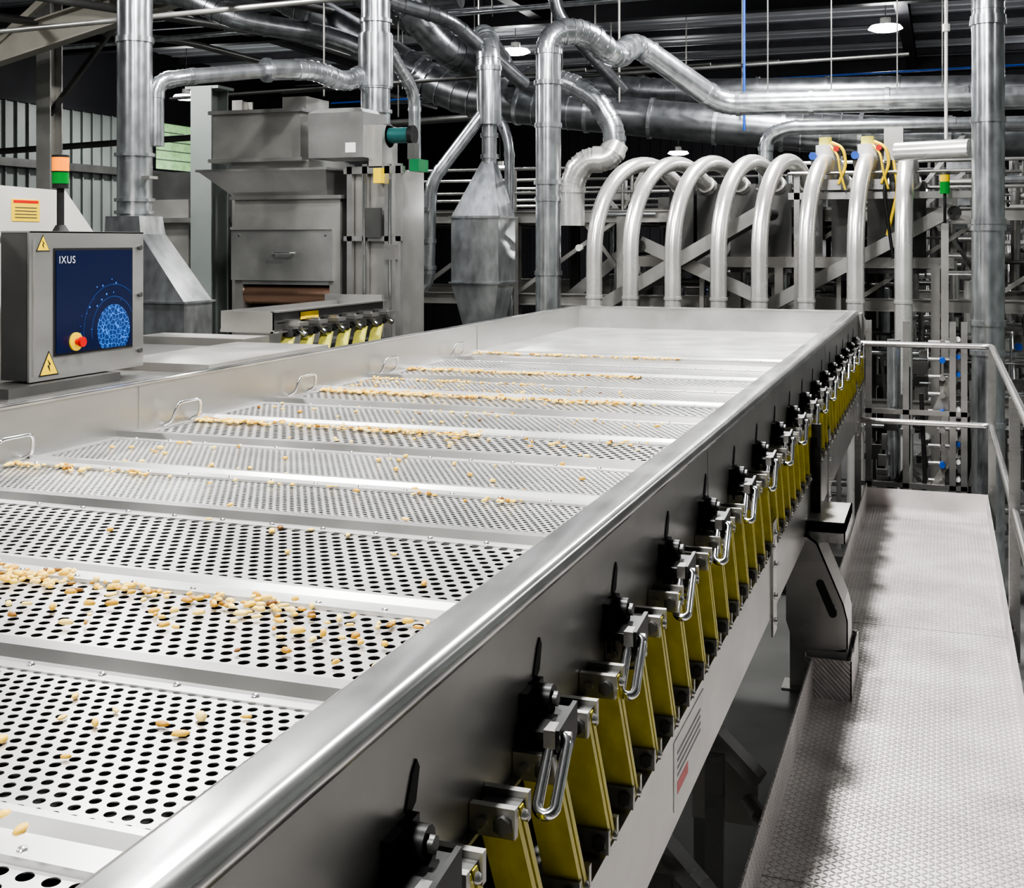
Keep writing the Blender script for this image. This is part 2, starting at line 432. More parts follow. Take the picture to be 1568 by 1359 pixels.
# over-centre latches
b=MB()
y=.76
while y<8.6:
    X=-.565
    b.exX([(y+.030,1.115),(y+.043,1.107),(y+.058,1.115),(y+.068,1.150),(y+.060,1.162),(y+.048,1.150)],X,X+.002,'rubber_and_void')  # black plate painted in for the shaded depth of the panel slot
    b.box(X,X+.012,y-.03,y+.045,1.045,1.11,'black_steel')
    b.cyl((X,y+.015,1.092),(X+.036,y+.015,1.092),.020,'black_steel',12)
    b.cyl((X+.036,y+.015,1.092),(X+.044,y+.015,1.092),.011,'machine_dark',6)
    for xx in (X+.012,X+.060):
        b.exX([(y-.055,1.075),(y+.035,1.085),(y+.035,1.04),(y+.0,1.015),(y-.045,1.03)],xx,xx+.007,'black_steel')
    b.beam((X+.038,y-.05,1.062),(X+.038,y+.035,1.07),.05,.012,'black_steel')
    pts=[]
    for q in range(49):
        a=q*math.pi/4; pts.append((X+.038+.012*math.cos(a), y+.005+.012*math.sin(a), 1.060-q*.0014))
    b.sweep(pts,.003,'black_steel',5)
    loop=[]
    D=V((.006,-.095,-.080)); L=D.length; D.normalize(); W=V((1,0,.0)); W=(W-D*W.dot(D)).normalized()
    c0=V((X+.062,y-.035,1.060))+D*.055
    for q in range(32):
        a=2*math.pi*q/32
        w=.0125*math.cos(a); l=.0125*math.sin(a)+(.043 if math.sin(a)>0 else -.043)
        loop.append(c0+W*w+D*l)
    loop.append(loop[0]); loop.append(loop[1])
    b.sweep(loop,.0080,'chrome',10,False)
    b.cyl(c0-D*.057-W*.035,c0-D*.057+W*.016,.006,'stainless',8)
    b.box(X+.045,X+.062,y-.058,y-.025,1.05,1.075,'stainless')
    y+=.45
b.obj('toggle_latches',conv)

# base frame under springs
b=MB()
b.exY([(-.60,.56),(-.515,.56),(-.51,.565),(-.51,.762),(-.60,.768)],Y0,8.7,'tray_side')
b.box(-2.65,-.60,Y0,8.7,.68,.70,'stainless'); b.exY([(-2.65,.60),(-2.57,.60),(-2.57,.79),(-2.65,.79)],Y0,8.7,'stainless_side')
b.exY([(-.515,.56),(-.62,.40),(-.63,.40),(-.53,.56)],Y0,8.7,'stainless')
for y in (.9,2.2,3.9,5.6,7.3):
    b.box(-2.6,-.55,y,y+.08,.5,.68,'machine_grey')
for y in (3.9,5.9,7.9):
    b.box(-.51,-.503,y,y+.09,.50,.86,'stainless')
    for z in (.54,.62,.72,.82): b.dome((-.503,y+.045,z),.012,.01,'stainless',6,'x')
b.box(-.51,-.5085,2.42,2.74,.60,.74,'white_paint')
b.box(-.5085,-.508,2.45,2.56,.625,.65,'red_paint')
for z in (.66,.675,.69,.705): b.box(-.5085,-.508,2.45,2.70,z,z+.006,'machine_dark')
for y in (.5,4.9,8.2):
    for x in (-2.5,-.95):
        b.box(x,x+.1,y,y+.1,GZ,.62,'machine_grey')
        b.box(x-.05,x+.15,y-.05,y+.15,GZ,GZ+.015,'machine_grey')
    b.beam((-2.45,y+.05,-.6),(-.9,y+.05,.5),.05,.05,'machine_grey')
    b.box(-2.5,-.85,y,y+.1,-.1,0.0,'machine_grey')
b.pipe([(-.82,1.2,-.25),(-.80,3.4,.05),(-.80,5.5,.05)],.035,'tube_bright',12,.2)
b.pipe([(-1.05,.5,-.1),(-1.05,6,-.1)],.03,'stainless',12,.2)
for y in (1.6,2.3,3.1,3.9):
    b.box(-.72,-.66,y,y+.03,-.35,.1,'stainless'); b.beam((-.56,y+.1,.0),(-1.0,y+.3,.3),.05,.05,'stainless')
    b.exY([(-.80,-.2),(-.58,-.2),(-.58,-.05),(-.70,.12),(-.80,.12)],y+.2,y+.21,'cream_panel')
    b.cyl((-.60,y+.15,-.1),(-.55,y+.05,-.1),.03,'stainless',10)
b.obj('base_frame',conv)

b=MB()
ga=[(-.58,.60),(-.50,.60),(-.46,.575),(-.36,.34),(-.345,.28),(-.345,.17),(-.50,.14),(-.55,.17),(-.58,.26)]
for (yy) in (4.88,5.10):
    b.exY(ga,yy,yy+.008,'stainless')
b.exY([(-.58,.60),(-.50,.60),(-.46,.575),(-.36,.34),(-.345,.28),(-.345,.15),(-.350,.15),(-.350,.28),(-.365,.34),(-.465,.568),(-.50,.592),(-.58,.592)],4.88,5.108,'stainless')
ov=[]
for q in range(20):
    a=2*math.pi*q/20; lx=.016*math.cos(a); lz=.016*math.sin(a)+(.06 if math.sin(a)>0 else -.06); c,s_=math.cos(.40),math.sin(.40)
    ov.append((-.425+lx*c-lz*s_, .36+lx*s_+lz*c))
b.exY(ov,4.874,4.8805,'rubber_and_void')  # black plate standing in for the shaded oval cut-out
b.box(-.56,-.36,4.95,5.35,.60,.64,'machine_grey'); b.box(-.56,-.36,4.95,4.96,.56,.64,'stainless'); b.box(-.365,-.36,4.95,5.35,.56,.64,'stainless')
b.box(-.51,-.47,5.12,5.16,.64,1.0,'black_steel')
b.box(-.50,-.325,4.80,4.806,.0,.15,'tread_plate'); b.box(-.33,-.325,4.80,5.2,.0,.15,'tread_plate'); b.box(-.50,-.325,5.194,5.2,.0,.15,'tread_plate'); b.box(-.50,-.33,4.806,5.194,.0,.10,'machine_dark')
b.box(-.50,-.35,4.86,5.12,.10,.16,'stainless')
b.obj('support_bracket',conv)

# peanuts
b=MB()
def chip(x,y,z,sz):
    a=random.random()*6.28; L=sz*random.uniform(.8,1.3); W=sz*random.uniform(.45,.75); H=sz*random.uniform(.25,.5)
    vs=[];fs=[];n=7
    for rr,hh in ((.85,0),(1,.35),(.7,.85)):
        for j in range(n):
            t=2*math.pi*j/n; k=rr*(1+random.uniform(-.15,.15))
            lx=L*k*math.cos(t); ly=W*k*math.sin(t)
            vs.append((x+lx*math.cos(a)-ly*math.sin(a), y+lx*math.sin(a)+ly*math.cos(a), z+hh*H*2))
    vs.append((x,y,z+H*2))
    for r in range(2):
        for j in range(n):
            j2=(j+1)%n; fs.append((r*n+j,r*n+j2,(r+1)*n+j2,(r+1)*n+j))
    for j in range(n): fs.append((2*n+j,2*n+(j+1)%n,3*n))
    b.add(vs,fs,'peanut',True)
def row(n,y,x0,x1,sp,bias=1.0,sz=.010):
    for _ in range(n):
        x=x0+(x1-x0)*random.random()**bias
        chip(x,y+random.gauss(0,sp),BZ+.003,sz*random.uniform(.7,1.2))
def clumps(n,k,y,x0,x1,sp,bias=1.0,sz=.010):
    for _ in range(n):
        cx=x0+(x1-x0)*random.random()**bias; cy=y+random.gauss(0,sp*.6)
        for _ in range(random.randint(1,k)):
            chip(min(x1,max(x0,cx+random.gauss(0,.045))),cy+random.gauss(0,sp*.7),BZ+.003,sz*random.uniform(.65,1.2))
row(110,1.975,-2.1,-1.60,.030,1.0); clumps(22,8,1.955,-1.78,-1.05,.022); clumps(8,5,1.93,-1.15,-.78,.018); row(50,1.84,-1.9,-.78,.07)
clumps(18,6,2.94,-2.62,-2.1,.018); clumps(14,3,2.94,-2.3,-1.0,.018); row(16,2.4,-2.1,-.9,.14)
clumps(56,7,3.90,-2.62,-1.5,.020,1.5,.011); row(26,3.86,-1.9,-.9,.05)
clumps(95,8,4.86,-2.62,-1.1,.026,1.5,.011); clumps(54,7,5.82,-2.62,-1.4,.028,1.5,.011); clumps(44,6,6.79,-2.62,-1.4,.030,1.4,.011)
row(7,1.5,-1.4,-.9,.12); row(7,1.3,-1.2,-.85,.1); row(60,4.4,-2.6,-.9,.22); row(55,3.4,-2.6,-.9,.22); clumps(28,5,5.36,-2.62,-1.7,.022,1.4,.010); row(80,5.1,-2.6,-1.2,.14,1.5,.009)
b.obj('peanut_pieces')

# ------------------------------------------------------------------ walkway and guard rail
b=MB()
b.box(-.47,.27,-1.5,8.4,-.02,0,'tread_plate')
for y in (1.0,3.4,5.8): b.box(-.47,.27,y,y+.004,0,.0012,'machine_grey')
b.box(-.476,-.47,-1.5,4.8,-.12,.15,'tread_plate'); b.box(-.476,-.47,5.2,8.4,-.12,.15,'tread_plate')
b.box(.27,.276,-1.5,8.4,-.12,.12,'tread_plate')
b.box(-.476,.276,8.4,8.406,-.12,.12,'tread_plate')
for x in (-.44,.24): b.ibeam((x,-1.5,-.1),(x,8.4,-.1),.06,.14,'machine_grey')
for y in (-1,2.4,5.6,8.3):
    for x in (-.42,.22): b.box(x-.04,x+.04,y,y+.08,GZ,-.17,'machine_grey')
    b.box(-.45,.26,y,y+.06,-.2,-.12,'machine_grey')
b.obj('elevated_walkway')
b=MB()
R=.019
xr=.30
b.pipe([(xr,-1.5,1.07),(xr,8.42,1.07),(-.53,8.42,1.07)],R,'stainless',12,.06)
b.pipe([(xr,-1.5,.56),(xr,8.42,.56),(-.53,8.42,.56)],R,'stainless',12,.06)
for y in (-.9,1.3,3.5,5.8,8.40): b.beam((xr,y,-.1),(xr,y,1.06),.045,.045,'stainless')
b.beam((-.53,8.42,-.12),(-.53,8.42,1.09),.04,.04,'stainless')
for y in (1.3,3.5,5.8): b.box(.276,.30,y-.06,y+.06,-.1,.05,'stainless')
b.obj('guard_railing')

# ------------------------------------------------------------------ x-ray sorter with display cabinet
xs=empty('xray_sorting_machine')
b=MB()
b.box(-3.70,-3.56,4.08,4.83,1.17,1.785,'machine_dark'); b.box(-3.56,-3.55,4.075,4.835,1.165,1.79,'stainless_side')  # silver cabinet body coloured dark, side shade put into the colour
b.box(-3.70,-3.55,4.078,4.835,1.785,1.792,'stainless_side')
b.box(-3.551,-3.546,4.22,4.75,1.26,1.72,'rubber_and_void')
b.box(-3.56,-3.545,4.095,4.10,1.19,1.76,'machine_grey')
for z in (1.72,1.5,1.24): b.cyl((-3.55,4.80,z),(-3.535,4.80,z),.012,'machine_dark',10)
b.box(-3.85,-3.5,3.9,4.6,1.12,1.16,'machine_dark')
b.cyl((-3.546,4.35,1.315),(-3.535,4.35,1.315),.040,'yellow_paint',20); b.cyl((-3.535,4.35,1.315),(-3.515,4.35,1.315),.014,'red_paint',14); b.cyl((-3.515,4.35,1.315),(-3.50,4.35,1.315),.022,'red_paint',16)
def tri(cy,cz,h,x=-3.55):
    def T(k): return [(cy-h*.58*k,cz-h*.4*k),(cy+h*.58*k,cz-h*.4*k),(cy,cz+h*.6*k)]
    b.exX(T(1),x,x+.002,'rubber_and_void'); b.exX(T(.86),x+.002,x+.003,'yellow_paint')
    b.exX([(cy-.1*h,cz+.28*h),(cy+.1*h,cz+.05*h),(cy,cz+.02*h),(cy+.06*h,cz-.25*h),(cy-.1*h,cz+.0*h),(cy,cz+.05*h)],x+.003,x+.004,'rubber_and_void')
tri(4.155,1.735,.07); tri(4.19,1.225,.105)
b.obj('display_cabinet',xs)
b=MB(); b.box(-3.546,-3.543,4.23,4.74,1.27,1.71,'display_picture'); b.obj('display_screen',xs)
cu=bpy.data.curves.new('screen_lettering','FONT'); cu.body='IXUS'; cu.size=.045; cu.space_character=1.15; cu.materials.append(MATS['white_paint'])
to=bpy.data.objects.new('screen_lettering',cu); COL.objects.link(to); to.parent=xs
to.location=(-3.5425,4.245,1.655); to.rotation_euler=(math.radians(90),0,math.radians(90))
b=MB()
b.cyl((-3.63,4.36,1.785),(-3.63,4.36,1.82),.04,'rubber_and_void',16,.02); b.cyl((-3.63,4.36,1.79),(-3.63,4.36,1.99),.016,'rubber_and_void',12)
b.cyl((-3.63,4.36,1.98),(-3.63,4.36,2.0),.034,'rubber_and_void',20)
b.cyl((-3.63,4.36,2.0),(-3.63,4.36,2.05),.036,'green_glow',20); b.cyl((-3.63,4.36,2.05),(-3.63,4.36,2.055),.038,'rubber_and_void',20)
b.cyl((-3.63,4.36,2.055),(-3.63,4.36,2.115),.036,'amber_glow',20); b.cyl((-3.63,4.36,2.115),(-3.63,4.36,2.125),.037,'rubber_and_void',20)
b.obj('signal_beacon',xs)
b=MB()
b.exX([(3.0,1.13),(5.05,1.13),(5.0,1.78),(4.78,1.99),(3.2,2.02),(3.0,1.8)],-4.9,-3.95,'cream_panel')
b.box(-4.92,-3.93,3.0,5.02,1.765,1.775,'machine_grey')
b.exX([(4.42,1.84),(4.60,1.84),(4.60,1.94),(4.42,1.94)],-3.95,-3.947,'yellow_paint')
b.exX([(4.43,1.923),(4.59,1.923),(4.59,1.936),(4.43,1.936)],-3.947,-3.946,'red_paint')
for z in (1.855,1.87,1.885,1.90): b.exX([(4.44,z),(4.58,z),(4.58,z+.004),(4.44,z+.004)],-3.947,-3.946,'machine_dark')
b.exX([(3.4,1.13),(4.05,1.13),(3.88,1.80),(3.2,1.80)],-3.96,-3.80,'machine_dark')
b.box(-4.9,-3.15,3.0,6.3,1.06,1.12,'stainless'); b.box(-4.85,-3.2,3.1,6.2,.4,1.06,'machine_grey')
b.box(-3.15,-3.14,3.0,6.3,1.0,1.14,'stainless')
b.box(-3.9,-3.3,5.0,6.2,1.12,1.16,'machine_grey')
for y in (3.2,6.0):
    for x in (-4.8,-3.3): b.box(x,x+.1,y,y+.1,GZ,.4,'machine_grey')
b.pipe([(-3.2,3.4,1.14),(-3.1,3.4,1.17),(-3.1,3.7,1.17),(-3.2,3.7,1.14)],.01,'stainless',8,.03)
b.obj('shielded_body',xs)

# feed shaker with small springs behind
b=MB()
b.box(-4.5,-4.1,7.0,8.6,1.21,1.215,'stainless'); b.box(-4.105,-4.1,6.95,8.6,1.17,1.29,'machine_dark'); b.box(-4.5,-4.495,6.95,8.6,1.17,1.29,'stainless_side')
b.box(-4.12,-4.06,6.95,8.6,1.285,1.295,'stainless')
b.box(-4.12,-4.06,6.95,8.6,1.15,1.16,'stainless'); b.box(-4.5,-4.1,6.95,8.6,.82,.98,'machine_dark')
b.box(-4.5,-4.1,6.95,6.96,1.15,1.29,'machine_grey')
y=7.1
while y<8.5:
    b.box(-4.10,-4.0,y,y+.03,1.17,1.23,'stainless'); b.box(-4.1,-4.03,y-.03,y+.06,1.12,1.17,'machine_dark')
    b.loft([[(-4.12,y,1.14),(-4.03,y,1.14),(-4.03,y+.02,1.14),(-4.12,y+.02,1.14)],[(-4.12,y-.1,.92),(-4.03,y-.1,.92),(-4.03,y-.08,.92),(-4.12,y-.08,.92)]],'yellow_dull')
    b.cyl((-4.05,y+.05,1.17),(-3.97,y+.05,1.13),.022,'chrome',8)
    b.box(-4.06,-3.98,y-.02,y+.10,1.19,1.215,'stainless')
    y+=.27
b.box(-4.098,-4.094,7.3,7.55,1.22,1.27,'yellow_paint')
b.box(-4.9,-4.1,6.6,6.9,1.0,1.14,'machine_grey')
b.box(-4.62,-4.12,8.62,8.66,1.0,1.33,'stainless_side')
for y in (6.98,8.5): b.box(-4.4,-4.3,y,y+.08,GZ,.82,'machine_grey')
b.obj('feed_shaker')

# ------------------------------------------------------------------ left vertical aspiration duct with square hood
b=MB()
b.duct([(-5.58,7.5,RZ),(-5.58,7.5,1.93)],.127,'galvanised',every=1.3)
for z in (2.38,2.05,1.96): b.flange((-5.58,7.5,z),.127,'galvanised',k=1.15,w=.012)
b.cyl((-5.58,7.5,2.06),(-5.58,7.5,2.36),.118,'galvanised',22)
b.box(-5.45,-5.38,7.4,7.5,2.2,2.22,'machine_grey')
b.loft([rect(-5.73,-5.44,7.36,7.64,1.93),rect(-5.73,-5.42,7.35,7.65,1.80),rect(-5.42,-5.02,7.3,7.65,1.32),rect(-5.42,-5.02,7.3,7.65,.98)],'galvanised')
b.box(-5.45,-4.99,7.27,7.68,.96,.99,'galvanised'); b.box(-5.44,-5.0,7.28,7.67,1.31,1.325,'galvanised')
b.box(-5.4,-5.05,7.3,7.6,.6,.96,'machine_dark'); b.box(-5.35,-5.25,7.4,7.5,GZ,.6,'machine_dark'); b.box(-5.15,-5.07,7.4,7.5,GZ,.6,'machine_dark')
b.obj('aspiration_duct')
dw=empty('overhead_ductwork')
b=MB()
b.duct([(-5.47,7.6,2.45),(-5.47,7.6,2.92),(-5.35,7.75,2.97),(-5.07,8.5,3.11)],.06,'galvanised',.16,5)
b.duct([(-5.07,8.5,3.11),(-4.87,8.9,3.16),(-4.72,9.2,3.07),(-4.6,9.4,3.22)],.082,'galvanised',.15,5)
b.flange((-5.07,8.5,3.11),.082,'galvanised',(.3,.8,.1))
b.duct([(-4.55,9.4,RZ),(-4.55,9.4,2.5)],.125,'galvanised',every=.8)
for z in (3.62,3.50,3.06,2.85): b.flange((-4.55,9.4,z),.125,'galvanised',k=1.13,w=.015)
b.cyl((-4.55,9.4,3.06),(-4.55,9.4,3.50),.15,'galvanised',22)
b.duct([(-4.52,9.45,3.5),(-4.50,9.75,3.28),(-4.455,10.0,3.08),(-4.455,10.0,.5)],.055,'galvanised',.15,5)
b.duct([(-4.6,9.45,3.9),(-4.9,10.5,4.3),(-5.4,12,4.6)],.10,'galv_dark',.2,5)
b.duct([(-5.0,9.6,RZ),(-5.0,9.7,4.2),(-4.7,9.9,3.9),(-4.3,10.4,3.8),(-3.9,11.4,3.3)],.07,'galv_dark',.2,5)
b.obj('branch_ducts',dw)

# ------------------------------------------------------------------ seed cleaning aspirator (hopper machine)
b=MB(); g='machine_grey'
b.box(-5.9,-5.05,9.0,9.8,2.43,2.84,g); b.box(-5.93,-5.02,8.97,9.83,2.83,2.86,'stainless_side'); b.box(-5.28,-5.05,9.1,9.5,2.86,2.97,g)
b.box(-5.93,-5.02,8.97,9.83,2.42,2.45,'stainless_side')
b.box(-5.75,-5.0,9.05,9.8,2.34,2.43,g)
b.loft([rect(-5.68,-4.80,9.0,9.9,2.12),rect(-5.92,-4.72,8.82,9.9,2.33)],'stainless_side'); b.box(-5.94,-4.70,8.8,9.9,2.33,2.35,'stainless_side')
b.box(-5.68,-4.68,9.0,9.9,1.42,2.12,g); b.box(-5.71,-4.65,8.96,9.9,2.10,2.13,'stainless_side')
b.box(-5.70,-4.74,8.97,9.0,1.42,1.86,'stainless_side')
b.box(-5.70,-4.74,8.955,8.97,1.845,1.87,g)
b.pipe([(-5.28,8.97,1.65),(-5.28,8.93,1.65),(-5.1,8.93,1.65),(-5.1,8.97,1.65)],.008,'chrome',8,.02)
b.dome((-5.62,8.97,1.80),.012,.01,'machine_dark',6,'-y'); b.dome((-4.8,8.97,1.80),.012,.01,'machine_dark',6,'-y')
b.box(-5.68,-5.60,9.0,9.9,.7,1.42,g); b.box(-4.78,-4.68,9.0,9.9,.7,1.42,g); b.box(-5.6,-4.78,9.3,9.9,.7,1.42,'machine_dark'); b.box(-5.6,-4.78,9.0,9.3,.7,1.16,g)
b.cyl((-5.6,9.08,1.30),(-4.78,9.08,1.30),.085,'copper_roller',24)
b.box(-5.6,-4.78,8.99,9.02,1.385,1.42,'stainless_side')
b.box(-4.92,-4.42,8.9,9.35,2.43,2.80,'stainless_side'); b.loft([rect(-4.92,-4.42,8.9,9.35,2.80),rect(-4.86,-4.48,8.95,9.35,2.84)],'stainless_side')
b.box(-4.58,-4.49,8.895,8.9,2.47,2.55,'white_paint')
b.cyl((-4.42,9.15,2.62),(-4.30,9.15,2.62),.10,'machine_dark',20); b.cyl((-4.30,9.15,2.62),(-4.12,9.15,2.62),.065,'teal_motor',20); b.cyl((-4.12,9.15,2.62),(-4.08,9.15,2.62),.08,'black_steel',20)
b.box(-4.10,-4.02,9.1,9.3,2.32,2.42,'green_paint'); b.box(-4.12,-4.06,9.1,9.2,2.42,2.55,'machine_dark')
b.box(-4.42,-4.3,9.0,9.3,2.35,2.7,'machine_grey')
for x in (-4.62,-4.48,-4.28,-4.18): b.box(x,x+.045,9.0,9.05,GZ,2.38,'stainless_side')
b.box(-4.65,-4.12,9.0,9.06,2.30,2.36,'stainless_side'); b.box(-4.65,-4.12,9.0,9.05,1.75,1.79,'stainless_side')
b.box(-4.62,-4.30,9.06,9.85,.9,2.35,g); b.box(-4.44,-4.30,8.97,9.0,1.78,2.02,'machine_dark'); b.box(-4.35,-4.28,8.94,9.0,2.22,2.34,'yellow_paint')
b.cyl((-4.45,8.98,1.0),(-4.45,8.98,2.3),.012,'chrome',8); b.cyl((-4.22,8.98,1.3),(-4.22,8.98,2.25),.015,'chrome',8)
b.box(-4.26,-4.16,8.95,9.0,1.6,1.72,'stainless')
b.box(-5.72,-4.2,9.0,9.9,.6,.7,g)
for x in (-5.7,-4.8):
    for y in (9.0,9.8): b.box(x,x+.1,y,y+.1,GZ,.6,g)
b.obj('seed_cleaning_aspirator')

# ------------------------------------------------------------------ pyramid dust hood
b=MB()
def sq(cx,cy,hx,hy,z): return rect(cx-hx,cx+hx,cy-hy,cy+hy,z)
HX=-4.10; H=.235
b.loft([sq(HX,10.8,.15,.15,.95),sq(HX,10.8,H,H,1.36),sq(HX,10.8,H,H,1.98),sq(-4.04,10.8,.06,.06,2.50)],'galvanised')
b.box(HX-H-.02,HX+H+.02,10.8-H-.02,10.8+H+.02,1.965,1.985,'galvanised'); b.box(HX-H-.02,HX+H+.02,10.8-H-.02,10.8+H+.02,1.355,1.37,'galvanised')
b.duct([(-4.04,10.8,2.48),(-4.04,10.8,2.85)],.072,'galvanised'); b.flange((-4.04,10.8,2.55),.072,'galvanised'); b.flange((-4.04,10.8,2.75),.072,'galvanised')
b.duct([(-4.04,10.8,2.85),(-4.05,10.8,3.60),(-4.3,11.3,3.80),(-4.6,13,3.6)],.115,'galvanised',.22,5)
b.duct([(-4.06,10.78,3.0),(-4.56,10.6,2.30),(-4.58,10.6,1.35),(-4.78,10.6,1.25)],.06,'galvanised',.15,5)
for z in (2.05,1.75,1.5): b.flange((-4.575,10.6,z),.06,'galvanised')
b.duct([(-4.4,11.5,3.15),(-4.2,11.5,3.0),(-4.09,11.5,2.75),(-4.09,11.5,.4)],.05,'galvanised',.15,5)
b.box(-4.2,-4.0,10.7,10.9,GZ,.95,'machine_dark')
b.obj('dust_extraction_hood')

# ------------------------------------------------------------------ centre vertical duct and overhead run
b=MB()
b.duct([(-3.36,10.5,GZ),(-3.36,10.5,3.62),(-3.10,10.7,3.68),(-2.86,11.0,3.45),(-2.80,11.5,3.66),(-2.05,12.0,3.10),(1.6,12.0,3.05)],.115,'galvanised',.17,5,24,.75)
for z in (3.18,2.28): b.flange((-3.36,10.5,z),.115,'galvanised',k=1.16)
for x in (-1.6,-1.0,-.4): b.beam((x,12,3.1),(x,12,RZ),.012,.012,'machine_dark')
b.duct([(-1.7,12.6,2.2),(-1.7,12.6,2.80),(-1.5,12.6,2.90),(1.6,12.6,2.86)],.075,'galvanised',.15,5,20,.9)
b.obj('main_duct_run',dw)
b=MB()
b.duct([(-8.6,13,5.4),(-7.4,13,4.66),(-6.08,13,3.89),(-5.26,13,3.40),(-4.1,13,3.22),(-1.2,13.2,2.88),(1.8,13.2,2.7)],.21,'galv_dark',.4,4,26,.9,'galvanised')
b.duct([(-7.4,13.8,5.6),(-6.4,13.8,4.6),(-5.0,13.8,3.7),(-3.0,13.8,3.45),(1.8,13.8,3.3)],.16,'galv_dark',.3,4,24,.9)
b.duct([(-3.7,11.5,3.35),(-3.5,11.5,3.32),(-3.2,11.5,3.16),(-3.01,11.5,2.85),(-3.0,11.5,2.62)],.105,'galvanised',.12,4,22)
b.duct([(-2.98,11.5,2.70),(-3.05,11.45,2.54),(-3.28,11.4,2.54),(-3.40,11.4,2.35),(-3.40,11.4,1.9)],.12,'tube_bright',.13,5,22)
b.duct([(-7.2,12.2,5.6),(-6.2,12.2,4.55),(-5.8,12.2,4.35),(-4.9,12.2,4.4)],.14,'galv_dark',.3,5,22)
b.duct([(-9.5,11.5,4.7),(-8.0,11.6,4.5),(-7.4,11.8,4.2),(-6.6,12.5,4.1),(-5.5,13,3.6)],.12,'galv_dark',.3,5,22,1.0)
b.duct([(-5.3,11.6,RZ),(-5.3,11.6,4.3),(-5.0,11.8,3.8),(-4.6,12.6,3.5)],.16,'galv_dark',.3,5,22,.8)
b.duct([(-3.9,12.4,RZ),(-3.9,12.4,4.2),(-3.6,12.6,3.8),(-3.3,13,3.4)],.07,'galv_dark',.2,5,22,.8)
for x in (-6,-4,-2,0): b.beam((x,13,3.2),(x,13,RZ),.015,.015,'machine_dark')
b.obj('trunk_ducts',dw)
b=MB()
b.duct([(.33,10.0,GZ),(.33,10.0,3.55),(.37,10.1,4.6),(.37,10.1,RZ)],.120,'galvanised',.1,3,26,.9)
for z in (3.42,1.85,.9): b.flange((.33,10,z),.120,'galvanised',k=1.12)
b.duct([(.2,10.1,2.47),(-.35,10.3,2.47)],.075,'tube_bright')
b.obj('riser_duct')

# ------------------------------------------------------------------ row of arched transfer tubes
b=MB()
xsr=[-2.93,-2.60,-2.22,-1.82,-1.47,-1.08,-.68,-.30]
for i,x in enumerate(xsr):
    dx=.40*(1-i/7)**.8+.03; Y=10.5; r=.072
    P=[(x,Y,GZ+.3)]
    P.append((x,Y,1.60))
    for q in range(1,21):
        a=math.pi*q/20*.66
        P.append((x+dx*(1-math.cos(a))*.70, Y+.74*(1-math.cos(a)), 1.60+.87*math.sin(a)**.92))
    e=V(P[-1]); d=(V(P[-1])-V(P[-2])).normalized()
    P.append(e+d*.25)
    b.sweep(P,r,'tube_bright',20)
    b.flange((x,Y,1.25),r,'tube_bright',k=1.1,w=.012); b.flange((x,Y,.2),r,'chrome',k=1.25,w=.02)
    p=e+d*.2; b.flange(p,r,'tube_bright',d,.03,1.2)
    t=e+d*.25
    b.box(t.x-.12,t.x+.12,t.y-.05,t.y+.3,1.45,t.z+.04,'machine_dark')
b.box(-3.1,-.1,10.38,10.62,GZ,GZ+.35,'machine_dark')
b.box(-2.95,.1,11.72,11.80,1.50,1.60,'stainless')
for x in (-2.9,-1.5,-.1): b.box(x,x+.08,11.72,11.8,GZ,1.5,'machine_grey')
b.obj('arched_transfer_tubes')

# ------------------------------------------------------------------ structural steel platform + machinery behind
sp_=empty('steel_platform')
b=MB()
for x in (-.98,-.62):
    y=11.15
    b.box(x-.14,x+.14,y-.1,y+.3,2.20,2.29,'stainless'); b.cyl((x,y,2.29),(x,y,2.46),.09,'stainless',20,.13)
    b.cyl((x,y,2.46),(x,y,2.60),.085,'white_paint',16); b.cyl((x,y,2.60),(x,y,2.67),.055,'yellow_dull',12); b.box(x-.13,x+.13,y-.03,y+.03,2.48,2.54,'machine_dark')
    b.cyl((x-.10,y-.06,2.50),(x-.10,y-.12,2.50),.035,'blue_paint',10); b.cyl((x+.1,y-.06,2.56),(x+.1,y-.12,2.56),.025,'red_paint',10); b.cyl((x,y-.08,2.40),(x,y-.13,2.40),.05,'white_paint',12)
    b.pipe([(x+.06,y-.05,2.62),(x+.16,y-.12,2.57),(x+.19,y-.12,2.42),(x+.12,y-.12,2.25)],.014,'yellow_paint',8,.08)
    b.pipe([(x+.04,y-.05,2.60),(x+.12,y-.14,2.50),(x+.13,y-.14,2.38),(x+.18,y-.14,2.2)],.010,'yellow_paint',8,.08)
b.box(-.48,-.32,11.1,11.3,2.45,2.74,'machine_grey'); b.pipe([(-.40,11.1,2.45),(-.36,11.05,2.2),(-.45,11.05,1.8)],.014,'yellow_paint',8,.1)
b.pipe([(-.42,11.1,2.45),(-.48,11.0,2.2),(-.40,11.0,1.6)],.014,'rubber_and_void',8,.1)
b.box(-1.3,.3,11.1,11.22,2.12,2.18,'stainless')
b.pipe([(-1.3,11.05,2.35),(.3,11.05,2.35)],.015,'stainless',8)
for x in (-1.25,-.3,.25): b.box(x,x+.05,11.1,11.15,GZ,2.35,'stainless')
b.obj('feeder_heads',sp_)
rnd=random.Random(11)
b=MB()
for x in [-6.5+1.15*i for i in range(8)]:
    for y in (12.0,14.2,16.5):
        b.ibeam((x,y,GZ),(x,y,2.0),.10,.10,'machine_dark' if y>13 else 'machine_grey',.012)
for y in (12.0,14.2,16.5):
    for z in (.2,1.15,2.0): b.ibeam((-6.5,y,z),(1.6,y,z),.08,.11,'machine_grey')
    for z in (2.25,2.5): b.pipe([(-6.5,y,z),(1.6,y,z)],.018,'stainless',8)
